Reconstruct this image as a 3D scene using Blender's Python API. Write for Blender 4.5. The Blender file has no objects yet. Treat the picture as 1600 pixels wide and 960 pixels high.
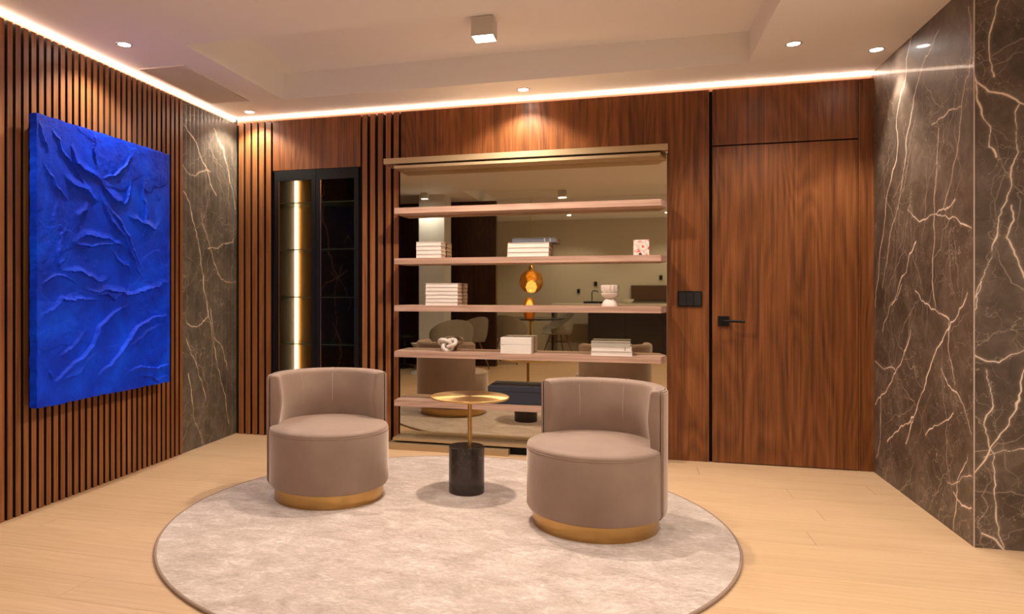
import bpy, bmesh, math, random
import numpy as np
from mathutils import Vector, Matrix
random.seed(7)
C = bpy.context.scene.collection
PI = math.pi

# ------------------------------------------------------------------ camera
cam_d = bpy.data.cameras.new('camera'); cam = bpy.data.objects.new('camera', cam_d); C.objects.link(cam)
cam.location = (0, 0, 1.213); cam.rotation_euler = (PI/2, 0, math.radians(15.8))
cam_d.sensor_fit = 'HORIZONTAL'; cam_d.sensor_width = 36; cam_d.lens = 1121/1600*36
cam_d.shift_x = (800-673)/1600; cam_d.shift_y = -(480-456.5)/1600
cam_d.clip_start = .05
bpy.context.scene.camera = cam
# ------------------------------------------------------------------ world, exposure
w = bpy.data.worlds.new('world'); bpy.context.scene.world = w; w.use_nodes = True
w.node_tree.nodes['Background'].inputs[0].default_value = (1.0, .94, .88, 1)
w.node_tree.nodes['Background'].inputs[1].default_value = 0.40
vs = bpy.context.scene.view_settings
vs.view_transform = 'Standard'; vs.look = 'None'; vs.gamma = 1; vs.use_curve_mapping = False
vs.exposure = 0.87
SPOT_W = 34.0; BOX_W = 122.0; LED_E = 17.0
WARM = (1.0, .925, .82)
LEDC = (1.0, .76, .59)

# ------------------------------------------------------------------ materials
def s2l(c): return tuple((v/12.92 if v <= .04045 else ((v+.055)/1.055)**2.4) for v in [x/255 for x in c])
def mat(name, col=(200,200,200), rough=.5, metal=0, spec=.5, emit=None, es=0, **kw):
    m = bpy.data.materials.new(name); m.use_nodes = True
    b = m.node_tree.nodes['Principled BSDF']
    b.inputs['Base Color'].default_value = (*s2l(col), 1); b.inputs['Roughness'].default_value = rough
    b.inputs['Metallic'].default_value = metal; b.inputs['Specular IOR Level'].default_value = spec
    if emit: b.inputs['Emission Color'].default_value = (*emit, 1); b.inputs['Emission Strength'].default_value = es
    for k, v in kw.items(): b.inputs[k].default_value = v
    return m
class NT:
    def __init__(s, m): s.t = m.node_tree; s.b = s.t.nodes['Principled BSDF']
    def n(s, typ, **kw):
        x = s.t.nodes.new(typ)
        for k, v in kw.items(): setattr(x, k, v)
        return x
    def l(s, a, b): s.t.links.new(a, b)
    def math(s, op, a, b=0.0, clamp=False):
        x = s.n('ShaderNodeMath', operation=op, use_clamp=clamp)
        for i, v in enumerate((a, b)):
            if isinstance(v, (int, float)): x.inputs[i].default_value = v
            else: s.l(v, x.inputs[i])
        return x.outputs[0]
    def noise(s, vec, scale, detail=4, rough=.55, dist=0):
        x = s.n('ShaderNodeTexNoise'); x.inputs['Scale'].default_value = scale; x.inputs['Detail'].default_value = detail
        x.inputs['Roughness'].default_value = rough; x.inputs['Distortion'].default_value = dist
        if vec is not None: s.l(vec, x.inputs['Vector'])
        return x.outputs['Fac']
    def ramp(s, f, stops):
        x = s.n('ShaderNodeValToRGB'); e = x.color_ramp.elements
        while len(e) < len(stops): e.new(.5)
        for i, (p, c) in enumerate(stops): e[i].position = p; e[i].color = (*s2l(c), 1) if isinstance(c, tuple) else (c, c, c, 1)
        s.l(f, x.inputs[0]); return x.outputs[0]
    def mix(s, f, a, b, mode='MIX'):
        x = s.n('ShaderNodeMix', data_type='RGBA', blend_type=mode)
        for sock, v in ((x.inputs['Factor'], f), (x.inputs['A'], a), (x.inputs['B'], b)):
            if isinstance(v, (int, float)): sock.default_value = v
            elif isinstance(v, tuple): sock.default_value = (*s2l(v), 1)
            else: s.l(v, sock)
        return x.outputs['Result']
    def mapv(s, vec, scale=(1,1,1), loc=None):
        x = s.n('ShaderNodeVectorMath', operation='MULTIPLY'); s.l(vec, x.inputs[0]); x.inputs[1].default_value = scale
        return x.outputs[0]
    def addv(s, a, b):
        x = s.n('ShaderNodeVectorMath', operation='ADD'); s.l(a, x.inputs[0]); s.l(b, x.inputs[1]); return x.outputs[0]
    def bump(s, h, strength, dist=.002):
        x = s.n('ShaderNodeBump'); x.inputs['Strength'].default_value = strength; x.inputs['Distance'].default_value = dist
        s.l(h, x.inputs['Height']); s.l(x.outputs[0], s.b.inputs['Normal'])
def wood(name, dark, mid, light, axis='Z', rough=.38, perobj=0.0, fine=1.0, bumpv=.08, spec=.35, rings=.5):
    m = mat(name, mid, rough, spec=spec); t = NT(m)
    geo = t.n('ShaderNodeNewGeometry'); oi = t.n('ShaderNodeObjectInfo')
    comb = t.n('ShaderNodeCombineXYZ'); sh = t.math('MULTIPLY', oi.outputs['Random'], 23.0*(1 if perobj else 0))
    for i in range(3): t.l(sh, comb.inputs[i])
    P = t.addv(geo.outputs['Position'], comb.outputs[0])
    long_ = {'Z': (1,1,.02), 'X': (.02,1,1), 'Y': (1,.02,1)}[axis]
    lf = {'Z': (1,1,.16), 'X': (.16,1,1), 'Y': (1,.16,1)}[axis]
    warp = t.noise(t.mapv(P, lf), 2.2, 2, .5)
    # cathedral figure: iso-lines of a stretched noise
    rg = t.math('FRACT', t.math('MULTIPLY', warp, 22.0))
    rg = t.math('ABSOLUTE', t.math('SUBTRACT', rg, .5))
    streak = t.noise(t.mapv(P, long_), 62, 5, .6, .15)
    fineg = t.noise(t.mapv(P, long_), 170*fine, 3, .6)
    blot = t.noise(t.mapv(P, lf), 3.1, 3, .5)
    f = t.math('ADD', t.math('MULTIPLY', streak, .62), t.math('MULTIPLY', rg, rings*.55))
    f = t.math('ADD', f, t.math('MULTIPLY', blot, .16))
    f = t.math('ADD', f, t.math('MULTIPLY', fineg, .16))
    col = t.ramp(f, [(.38, dark), (.55, mid), (.74, light)])
    if perobj:
        k = t.math('ADD', t.math('MULTIPLY', oi.outputs['Random'], perobj), 1-perobj/2)
        cc = t.n('ShaderNodeCombineColor'); [t.l(k, cc.inputs[i]) for i in range(3)]
        col = t.mix(1.0, col, cc.outputs[0], 'MULTIPLY')
    t.l(col, t.b.inputs['Base Color'])
    t.bump(fineg, bumpv, .001)
    return m
M = {}
M['walnut'] = wood('walnut_veneer', (84,47,21), (122,71,35), (150,94,54), rings=.36)
M['slat'] = wood('walnut_slat', (116,66,33), (148,92,49), (168,112,64), perobj=.22, rings=.2)
M['oak'] = wood('light_oak', (198,162,124), (207,172,134), (216,182,145), axis='X', rough=.34, perobj=.05, bumpv=.03, rings=.3, spec=.35)
M['shelfwood'] = wood('limed_walnut', (164,128,110), (194,158,138), (214,180,160), axis='X', rough=.45, rings=.3)
M['darkwood'] = wood('dark_walnut', (42,24,16), (62,36,24), (84,52,34), rings=.4)
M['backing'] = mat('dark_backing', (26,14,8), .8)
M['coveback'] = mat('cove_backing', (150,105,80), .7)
M['slatback'] = M['backing']; M['ceiling'] = mat('ceiling_paint', (240,236,232), .75, spec=.2)
M['beige'] = mat('beige_wall_paint', (205,195,175), .7, spec=.2)
M['column'] = mat('column_paint', (215,212,205), .6)
M['black'] = mat('black_metal', (15,14,13), .5, spec=.25)
M['blackmatte'] = mat('black_matte', (24,24,26), .5)
M['white'] = mat('white_paint', (225,220,212), .45)
M['lampwhite'] = mat('lamp_white_metal', (205,198,190), .4)
M['led'] = mat('led_strip', (255,230,210), .5, emit=LEDC, es=LED_E)
M['lens'] = mat('lamp_lens', (255,250,240), .5, emit=(1,.92,.82), es=40)
M['lensbox'] = mat('square_lens', (255,250,240), .5, emit=(1,.93,.84), es=9)
M['mirror'] = mat('bronze_mirror', (200,189,165), .015, metal=1)
M['satinbrass'] = mat('champagne_brass', (196,172,136), .42, metal=.7)
M['gold'] = mat('gold_trim', (222,180,110), .25, metal=1)
M['navy'] = mat('navy_cover', (44,47,58), .5)
M['greycover'] = mat('grey_cover', (96,96,104), .5)
M['silver'] = mat('silver_band', (200,200,205), .3, metal=.6)
M['whitebook'] = mat('white_cover', (232,222,212), .5)
M['plaster'] = mat('white_plaster', (228,214,202), .65)
M['knot'] = mat('ceramic_knot', (222,210,198), .5)
M['grey'] = mat('grey_vent', (214,204,195), .6)
M['shell'] = mat('shell_chair_grey', (180,172,158), .5)
M['legwood'] = mat('leg_wood', (120,84,56), .5)
M['stone_dark'] = mat('dark_counter', (46,40,38), .2)
M['counterwhite'] = mat('pale_worktop', (215,208,192), .3)
M['tv'] = mat('brown_screen', (84,60,38), .4)
M['amber'] = mat('amber_glass', (214,160,70), .06, **{'Transmission Weight': .5, 'Metallic': .6})
M['bulb'] = mat('bulb', (255,210,150), .5, emit=(1,.72,.38), es=7)
M['thread'] = mat('seam_thread', (184,158,140), .7)
M['blade'] = mat('vent_blade', (196,185,175), .55)

m = M['brass_base'] = mat('brushed_brass', (198,160,100), .3, metal=1); t = NT(m)
tc = t.n('ShaderNodeTexCoord'); h = t.noise(t.mapv(tc.outputs['Object'], (2,2,180)), 6, 3); t.bump(h, .12, .001)
m = M['brass_top'] = mat('spun_brass', (228,190,128), .33, metal=1); t = NT(m)
m.node_tree.nodes['Principled BSDF'].inputs['Anisotropic'].default_value = .85
tg = t.n('ShaderNodeTangent', direction_type='RADIAL', axis='Z'); t.l(tg.outputs[0], t.b.inputs['Tangent'])

m = M['velvet'] = mat('taupe_velvet', (166,140,124), .6, spec=.25, **{'Sheen Weight': .8, 'Sheen Roughness': .4}); t = NT(m)
t.b.inputs['Sheen Tint'].default_value = (*s2l((235,215,200)), 1)
tc = t.n('ShaderNodeTexCoord'); n1 = t.noise(tc.outputs['Object'], 5, 3); 
t.l(t.ramp(n1, [(.3, (140,116,101)), (.7, (153,128,113))]), t.b.inputs['Base Color']); t.bump(t.noise(tc.outputs['Object'], 420, 2), .12, .001)

# rug: tufted viscose with broken mottling
m = M['rug'] = mat('mottled_rug', (205,185,172), .9, spec=.1, **{'Sheen Weight': .3}); t = NT(m)
geo = t.n('ShaderNodeNewGeometry'); P = geo.outputs['Position']
a = t.noise(t.mapv(P, (1,1.5,1)), 5.0, 6, .68, .6); b_ = t.noise(t.mapv(P, (1,1.7,1)), 17, 5, .7, 1.6); c_ = t.noise(t.mapv(P, (1,1.4,1)), 60, 3, .6, .8)
f = t.math('ADD', t.math('MULTIPLY', a, .45), t.math('ADD', t.math('MULTIPLY', b_, .38), t.math('MULTIPLY', c_, .17)))
t.l(t.ramp(f, [(.38, (162,142,128)), (.46, (180,161,148)), (.53, (195,176,164)), (.61, (216,200,190))]), t.b.inputs['Base Color'])
t.bump(t.math('ADD', t.math('MULTIPLY', c_, .5), t.math('MULTIPLY', t.noise(P, 300, 2), .5)), .35, .004)
M['rugedge'] = mat('rug_binding', (148,122,104), .8)

m = M['blue'] = mat('blue_impasto', (0,58,235), .55, spec=.2); t = NT(m)
tc = t.n('ShaderNodeTexCoord'); n1 = t.noise(tc.outputs['Object'], 4, 5, .6, .5)
t.l(t.ramp(n1, [(.3, (0,38,176)), (.5, (0,56,214)), (.7, (0,78,248))]), t.b.inputs['Base Color'])
t.bump(t.math('ADD', t.noise(tc.outputs['Object'], 26, 6, .7, 1.6), t.noise(tc.outputs['Object'], 90, 4, .65, .6)), .5, .006)

def marble(name, base0, base1, base2, vein, rough, coat=.08):
    m = mat(name, base1, .48, spec=.2, **{'Coat Weight': coat, 'Coat Roughness': rough*.25}); t = NT(m)
    geo = t.n('ShaderNodeNewGeometry'); P = geo.outputs['Position']
    a = t.noise(P, 2.4, 7, .62, .8); b = t.noise(P, 11, 5, .6, 1.0)
    f = t.math('ADD', t.math('MULTIPLY', a, .65), t.math('MULTIPLY', b, .35))
    col = t.ramp(f, [(.36, base0), (.5, base1), (.66, base2)])
    # hairline craquelure
    vo = t.n('ShaderNodeTexVoronoi', feature='DISTANCE_TO_EDGE'); vo.inputs['Scale'].default_value = 7
    dn = t.n('ShaderNodeTexNoise'); dn.inputs['Scale'].default_value = 5; dn.inputs['Detail'].default_value = 5; t.l(P, dn.inputs['Vector'])
    wv = t.mapv(dn.outputs['Color'], (.5,.5,.5)); t.l(t.addv(P, wv), vo.inputs['Vector'])
    e = t.math('SUBTRACT', 1.0, t.math('DIVIDE', vo.outputs['Distance'], .02), True)
    e = t.math('MULTIPLY', e, t.math('MULTIPLY', t.math('SUBTRACT', t.noise(P, 3.5, 3), .42, True), 1.6), True)
    col = t.mix(t.math('MULTIPLY', e, .8), col, vein)
    at = t.n('ShaderNodeAttribute', attribute_name='vein')
    col = t.mix(t.math('MULTIPLY', at.outputs['Fac'], t.math('ADD', t.noise(P, 40, 3), .55), True), col, vein)
    t.l(col, t.b.inputs['Base Color']); return m
M['marble'] = marble('brown_marble', (70,57,46), (92,76,63), (116,98,84), (232,206,182), .22)
M['marble_l'] = marble('brown_marble_ribbed', (74,65,54), (96,85,72), (120,107,92), (234,208,176), .25)
M['tablemarble'] = marble('black_marble', (38,30,28), (54,44,41), (74,61,56), (130,112,104), .16, .5)
M['cabstone'] = marble('cabinet_stone', (70,60,50), (92,80,68), (112,98,84), (225,195,155), .45)

# ------------------------------------------------------------------ mesh helpers
def bm_box(bm, x0, x1, y0, y1, z0, z1, bev=0):
    vs_ = [bm.verts.new(p) for p in ((x0,y0,z0),(x1,y0,z0),(x1,y1,z0),(x0,y1,z0),(x0,y0,z1),(x1,y0,z1),(x1,y1,z1),(x0,y1,z1))]
    fs = [bm.faces.new([vs_[i] for i in q]) for q in ((3,2,1,0),(4,5,6,7),(0,1,5,4),(1,2,6,5),(2,3,7,6),(3,0,4,7))]
    if bev:
        es = list({e for f in fs for e in f.edges})
        bmesh.ops.bevel(bm, geom=es, offset=bev, segments=2, affect='EDGES', profile=.6)
    return bm
def box(x0,x1,y0,y1,z0,z1,bev=0): return bm_box(bmesh.new(), x0,x1,y0,y1,z0,z1,bev)
def prism(pts, z0, z1, bev=0):
    bm = bmesh.new(); a = [bm.verts.new((x,y,z0)) for x,y in pts]; b = [bm.verts.new((x,y,z1)) for x,y in pts]
    bm.faces.new(a[::-1]); bm.faces.new(b)
    n = len(pts)
    for i in range(n): bm.faces.new((a[i], a[(i+1)%n], b[(i+1)%n], b[i]))
    if bev: bmesh.ops.bevel(bm, geom=list(bm.edges), offset=bev, segments=2, affect='EDGES')
    return bm
def lathe(prof, seg=64, bm=None, cx=0, cy=0, scal=None):
    bm = bm or bmesh.new(); rings = []
    for r, z in prof:
        if r < 1e-6: rings.append([bm.verts.new((cx,cy,z))]); continue
        ring = []
        for i in range(seg):
            a = 2*PI*i/seg; rr = r*(scal(a) if scal else 1); ring.append(bm.verts.new((cx+rr*math.cos(a), cy+rr*math.sin(a), z)))
        rings.append(ring)
    for A, B in zip(rings, rings[1:]):
        for i in range(seg):
            j = (i+1)%seg
            if len(A) == 1 and len(B) == 1: continue
            if len(A) == 1: bm.faces.new((A[0], B[j], B[i])) if False else bm.faces.new((A[0], B[i], B[j]))
            elif len(B) == 1: bm.faces.new((A[i], A[j], B[0]))
            else: bm.faces.new((A[i], A[j], B[j], B[i]))
    return bm
def tube(pts, r, seg=10, closed=False, bm=None, caps=True):
    bm = bm or bmesh.new(); P = [Vector(p) for p in pts]; n = len(P); rings = []
    up = None
    for i in range(n):
        if closed: d = P[(i+1)%n]-P[i-1]
        else: d = P[min(i+1,n-1)]-P[max(i-1,0)]
        d.normalize()
        if up is None: up = Vector((0,0,1)) if abs(d.z) < .9 else Vector((1,0,0))
        u = (up - d*up.dot(d)).normalized(); v = d.cross(u); up = u
        rr = r(i/(n-1)) if callable(r) else r
        rings.append([bm.verts.new(P[i] + (u*math.cos(2*PI*k/seg)+v*math.sin(2*PI*k/seg))*rr) for k in range(seg)])
    R = list(range(n if closed else n-1))
    for i in R:
        A, B = rings[i], rings[(i+1)%n]
        for k in range(seg): bm.faces.new((A[k], A[(k+1)%seg], B[(k+1)%seg], B[k]))
    if not closed and caps: bm.faces.new(rings[0][::-1]); bm.faces.new(rings[-1])
    return bm
def obj(name, bm, m, parent=None, smooth=False, loc=None, rotz=0):
    me = bpy.data.meshes.new(name); bmesh.ops.recalc_face_normals(bm, faces=list(bm.faces)); bm.to_mesh(me); bm.free()
    me.materials.append(M[m] if isinstance(m, str) else m)
    if smooth:
        me.polygons.foreach_set('use_smooth', [True]*len(me.polygons))
        try: me.set_sharp_from_angle(angle=math.radians(38))
        except Exception: pass
    o = bpy.data.objects.new(name, me); C.objects.link(o)
    if parent: o.parent = parent
    if loc: o.location = loc
    if rotz: o.rotation_euler = (0,0,rotz)
    return o
def tag(o, label, cat=None, group=None):
    o['label'] = label
    if cat: o['category'] = cat
    if group: o['group'] = group
    return o
def struct(o): o['kind'] = 'structure'; return o
def thing(name, label, cat, loc=(0,0,0), rotz=0, group=None):
    o = bpy.data.objects.new(name, None); C.objects.link(o); o.location = loc; o.rotation_euler = (0,0,rotz); o.empty_display_size = .1
    return tag(o, label, cat, group)
def copy_tree(o, parent=None):
    c = o.copy(); C.objects.link(c); c.parent = parent
    for ch in list(o.children): copy_tree(ch, c)
    return c
H = 2.70
rng = np.random.default_rng(5)
def vnoise(x, y, s, seed=0):
    r = np.random.default_rng(seed); g = r.random((256,256)); X = x*s; Y = y*s
    xi = np.floor(X).astype(int); yi = np.floor(Y).astype(int); fx = X-xi; fy = Y-yi
    fx = fx*fx*(3-2*fx); fy = fy*fy*(3-2*fy); a = lambda i, j: g[i % 256, j % 256]
    return (a(xi,yi)*(1-fx)+a(xi+1,yi)*fx)*(1-fy)+(a(xi,yi+1)*(1-fx)+a(xi+1,yi+1)*fx)*fy
def fbm(x, y, s, o=4, seed=0): return sum(vnoise(x, y, s*2**k, seed+k)/2**k for k in range(o))/sum(1/2**k for k in range(o))
def seg_dist(X, Y, pts, reach, S=None):
    """distance and position along a polyline for the grid points near it"""
    D = np.full(X.shape, 9.0); T = np.zeros(X.shape); n = len(pts)-1
    for i in range(n):
        (x0,y0),(x1,y1) = pts[i], pts[i+1]
        m_ = (X > min(x0,x1)-reach)&(X < max(x0,x1)+reach)&(Y > min(y0,y1)-reach)&(Y < max(y0,y1)+reach)
        if not m_.any(): continue
        dx, dy = x1-x0, y1-y0; L2 = dx*dx+dy*dy+1e-9
        t_ = np.clip(((X[m_]-x0)*dx+(Y[m_]-y0)*dy)/L2, 0, 1); d = np.hypot(X[m_]-x0-t_*dx, Y[m_]-y0-t_*dy)
        old = D[m_]; k = d < old; old[k] = d[k]; D[m_] = old
        if S is not None: sg = S[m_]; sg[k] = np.sign((X[m_]-x0)*dy-(Y[m_]-y0)*dx)[k]; S[m_] = sg
        tt = T[m_]; tt[k] = (i+t_[k])/n; T[m_] = tt
    return D, T
def roughen(pts, amp, depth=4, r=None):
    pts = [tuple(p) for p in pts]
    for k in range(depth):
        out = [pts[0]]
        for a, b in zip(pts, pts[1:]):
            L = math.hypot(b[0]-a[0], b[1]-a[1])
            if L < .03: out.append(b); continue
            o = r.normal()*amp*L; nx, ny = -(b[1]-a[1])/L, (b[0]-a[0])/L
            out += [((a[0]+b[0])/2+nx*o, (a[1]+b[1])/2+ny*o), b]
        pts = out
    return pts
def marble_panel(name, width, height, veins, m, parent, mtx, seed, flute=0, step=.003, nrand=40, lean=(0,1)):
    nx = int(width/step); ny = int(height/step)
    gx, gy = np.meshgrid(np.linspace(0, width, nx+1), np.linspace(0, height, ny+1), indexing='ij')
    V = np.zeros(gx.shape); r = np.random.default_rng(seed)
    for vi, v in enumerate(veins):
        p = roughen(v, .07, 5, r); w_ = .0021 if vi % 3 else .0031
        D, T = seg_dist(gx, gy, p, .04)
        ww = w_*(.25+1.9*fbm(gx, gy, 13, 3, seed+vi)**1.7)
        V = np.maximum(V, np.exp(-(D/ww)**2)*(1.15 if vi % 3 == 0 else 1.0) + np.exp(-(D/.012)**2)*.08)
    for k in range(nrand):
        x, y = r.uniform(0, width), r.uniform(0, height); L = r.uniform(.15, .7); a = math.atan2(lean[1], lean[0])+r.normal()*.45
        n = int(L/.1)+2; p = [(x, y)]
        for q in range(n): a += r.normal()*.25; p.append((p[-1][0]+.1*math.cos(a), p[-1][1]+.1*math.sin(a)))
        p = roughen(p, .12, 3, r); D, T = seg_dist(gx, gy, p, .02)
        V = np.maximum(V, np.exp(-(D/.0018)**2)*r.uniform(.15,.5)*np.sin(PI*np.clip(T,0.02,.98)))
    co = np.zeros((nx+1, ny+1, 3)); co[...,0] = gx; co[...,2] = gy
    if flute: co[...,1] = .004*(np.abs(np.sin(PI*gx/flute))**.6-1)
    idx = np.arange((nx+1)*(ny+1)).reshape(nx+1, ny+1)
    q = np.stack([idx[:-1,:-1], idx[1:,:-1], idx[1:,1:], idx[:-1,1:]], -1).reshape(-1,4)
    me = bpy.data.meshes.new(name); me.vertices.add(co.size//3); me.vertices.foreach_set('co', co.ravel())
    me.loops.add(q.size); me.loops.foreach_set('vertex_index', q.ravel())
    me.polygons.add(len(q)); me.polygons.foreach_set('loop_start', np.arange(0, q.size, 4)); me.polygons.foreach_set('loop_total', np.full(len(q), 4))
    me.update(); me.validate()
    at = me.attributes.new('vein', 'FLOAT', 'POINT'); at.data.foreach_set('value', V.ravel().astype(np.float32))
    me.materials.append(M[m]); o = bpy.data.objects.new(name, me); C.objects.link(o); o.parent = parent; o.matrix_local = mtx
    return o

VR=[[(0.72,2.70),(0.64,2.60),(0.60,2.44),(0.47,2.22),(0.49,2.08),(0.33,1.87),(0.25,1.65),(0.12,1.28),(0.07,1.11)],
 [(1.11,2.60),(0.91,2.50),(0.76,2.34),(0.64,2.13),(0.61,1.96),(0.45,1.67),(0.21,1.24)],
 [(0.66,1.70),(0.84,1.61),(1.07,1.63),(1.31,1.59),(1.49,1.52)],
 [(1.31,1.68),(1.08,1.63)],
 [(1.45,2.26),(1.36,2.00),(1.27,1.79),(1.17,1.65)],
 [(1.11,2.08),(1.08,1.85),(1.04,1.58),(1.07,1.13)],
 [(0.79,1.50),(0.64,1.33),(0.39,1.13)],
 [(1.02,2.12),(1.19,2.13),(1.38,2.13)],
 [(1.46,2.59),(1.48,2.43),(1.46,2.25)],
 [(1.45,1.21),(1.26,1.06),(1.04,0.86),(0.92,0.69),(0.74,0.46),(0.63,0.31)],
 [(0.78,1.22),(0.98,1.14),(1.24,1.07)],
 [(0.56,1.26),(0.22,0.96)],
 [(0.71,0.99),(0.61,0.86),(0.45,0.71),(0.22,0.55),(0.07,0.46)],
 [(0.07,0.75),(0.45,0.73)],
 [(1.14,0.81),(1.33,0.71),(1.42,0.64),(1.49,0.53)],
 [(0.31,0.26),(0.63,0.43),(0.75,0.49)],
 [(0.93,0.42),(1.01,0.47),(1.18,0.54),(1.29,0.60)],
 [(1.45,0.42),(1.33,0.25),(1.29,0.01)],
 [(1.29,0.20),(1.49,0.18)],
 [(1.22,0.23),(1.49,0.33)],
 [(1.24,1.07),(1.25,0.87),(1.31,0.75)],
 [(0.18,0.53),(0.15,0.19),(0.09,0.11)]]
VF=[[(-0.00,2.23),(0.06,2.16),(0.13,2.14),(0.18,2.10),(0.20,2.09)],
 [(0.18,2.09),(0.17,1.94),(0.15,1.80),(0.12,1.62),(0.09,1.47),(0.04,1.29),(-0.00,1.16)],
 [(0.10,2.59),(0.07,2.46),(0.06,2.35),(0.08,2.23)],
 [(-0.00,2.25),(0.03,2.08),(0.06,1.90),(0.09,1.85)],
 [(0.15,1.62),(0.16,1.55),(0.13,1.47),(0.18,1.34),(0.20,1.28)],
 [(-0.01,0.92),(0.04,0.89),(0.10,0.88),(0.15,0.92),(0.20,0.94)],
 [(0.20,0.85),(0.17,0.69),(0.14,0.59),(0.08,0.50),(0.04,0.41),(-0.01,0.33)],
 [(0.05,0.84),(0.04,0.58),(0.08,0.45),(0.08,0.28),(0.09,0.13),(0.12,0.01)],
 [(0.03,1.26),(-0.01,1.10)],
 [(0.03,0.07),(0.08,0.05),(0.12,0.00)],
 [(0.04,0.43),(0.12,0.47),(0.20,0.48)]]
VL=[[(0.81,2.47),(0.65,2.38),(0.49,2.20),(0.35,2.00)],
 [(0.38,2.54),(0.23,2.40),(0.14,2.16),(0.04,1.92)],
 [(0.82,2.17),(0.73,2.11),(0.57,2.16),(0.44,2.18)],
 [(0.81,1.97),(0.70,1.79),(0.60,1.56),(0.54,1.35),(0.49,1.14),(0.47,1.02)],
 [(0.57,1.83),(0.44,1.57),(0.32,1.36),(0.20,1.30),(0.04,1.30)],
 [(0.47,1.02),(0.38,0.77),(0.32,0.58),(0.20,0.31),(0.15,0.11)],
 [(0.47,1.02),(0.60,0.95),(0.78,1.00)],
 [(0.78,0.86),(0.65,0.67),(0.54,0.45),(0.50,0.35)],
 [(0.75,0.59),(0.70,0.38),(0.62,0.16),(0.56,0.02)],
 [(0.47,1.56),(0.32,1.57),(0.07,1.67)],
 [(0.44,1.08),(0.29,0.79),(0.17,0.56)]]
STROKES=[([(1.550,2.105),(1.694,1.965),(1.844,1.901)],0.011),
 ([(2.091,2.061),(2.051,1.964),(1.943,1.925),(1.844,1.891)],0.014),
 ([(1.844,1.891),(1.785,1.829),(1.694,1.790),(1.631,1.773)],0.017),
 ([(1.844,1.791),(1.755,1.661),(1.631,1.569),(1.533,1.427),(1.449,1.322)],0.015),
 ([(1.785,1.759),(1.663,1.649),(1.566,1.531),(1.466,1.387)],0.010),
 ([(2.142,1.874),(2.078,1.837),(1.957,1.816),(1.873,1.768)],0.014),
 ([(2.078,1.507),(1.984,1.557),(1.858,1.547),(1.631,1.512)],0.013),
 ([(2.078,1.497),(1.971,1.485),(1.858,1.504),(1.631,1.510)],0.010),
 ([(2.038,1.576),(2.033,1.662),(1.971,1.707),(1.984,1.638)],0.010),
 ([(2.142,1.586),(2.192,1.490),(2.192,1.361),(2.142,1.400)],0.013),
 ([(1.566,1.700),(1.432,1.670),(1.308,1.649),(1.253,1.687)],0.011),
 ([(2.167,1.334),(1.984,1.320),(1.785,1.295)],0.011),
 ([(1.984,1.233),(1.814,1.224),(1.599,1.193),(1.362,1.236),(1.139,1.288)],0.011),
 ([(1.873,1.204),(1.725,1.163),(1.631,1.225)],0.010),
 ([(2.323,1.081),(2.167,1.177),(2.038,1.176),(1.844,1.164)],0.007),
 ([(1.583,1.119),(1.755,1.072),(1.858,0.996),(1.915,0.901),(2.065,0.798),(2.216,0.685)],0.022),
 ([(1.177,1.043),(1.362,1.027),(1.533,0.959),(1.631,0.860),(1.755,0.768),(1.873,0.700)],0.018),
 ([(1.139,0.708),(1.289,0.689),(1.432,0.714),(1.566,0.707)],0.013),
 ([(2.265,0.781),(2.241,0.724)],0.007),
 ([(1.550,1.935),(1.599,1.802),(1.663,1.753)],0.007),
 ([(2.167,0.697),(2.038,0.738),(1.957,0.807),(1.873,0.858)],0.010),
 ([(2.300,1.929),(2.216,1.817),(2.116,1.738)],0.006),
 ([(2.241,2.103),(2.142,1.995),(1.984,1.831)],0.006),
 ([(2.335,2.136),(2.300,2.037),(2.265,1.972)],0.004),
 ([(1.694,0.782),(1.533,0.874),(1.362,0.950),(1.215,0.987)],0.006),
 ([(2.241,1.541),(2.229,1.633),(2.192,1.710)],0.006),
 ([(1.755,1.498),(1.694,1.420),(1.599,1.382),(1.550,1.288)],0.008),
 ([(1.432,1.953),(1.397,1.761),(1.432,1.562)],0.006),
 ([(1.901,2.157),(1.873,1.966)],0.007),
 ([(2.312,1.250),(2.192,1.306),(2.038,1.252)],0.006),
 ([(1.466,0.653),(1.289,0.611),(1.139,0.616)],0.007),
 ([(2.167,0.844),(2.065,0.911),(1.984,0.983)],0.006)]

# ================================================================== floor
floor = struct(obj('floor', box(-4.1, 3.7, -4.3, 6.0, -.06, -.012), 'backing'))
r2 = random.Random(3)
y = 5.483
while y > -4.2:
    x = -4.1 - r2.uniform(0, 2.0)
    while x < 3.7:
        L = r2.uniform(1.9, 2.9); a, b = max(x, -4.1), min(x+L, 3.7)
        if b-a > .05: obj('plank', box(a+.0008, b-.0008, y-.21+.0006, y-.0006, -.012, 0, .0012), 'oak', floor)
        x += L
    y -= .21

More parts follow.
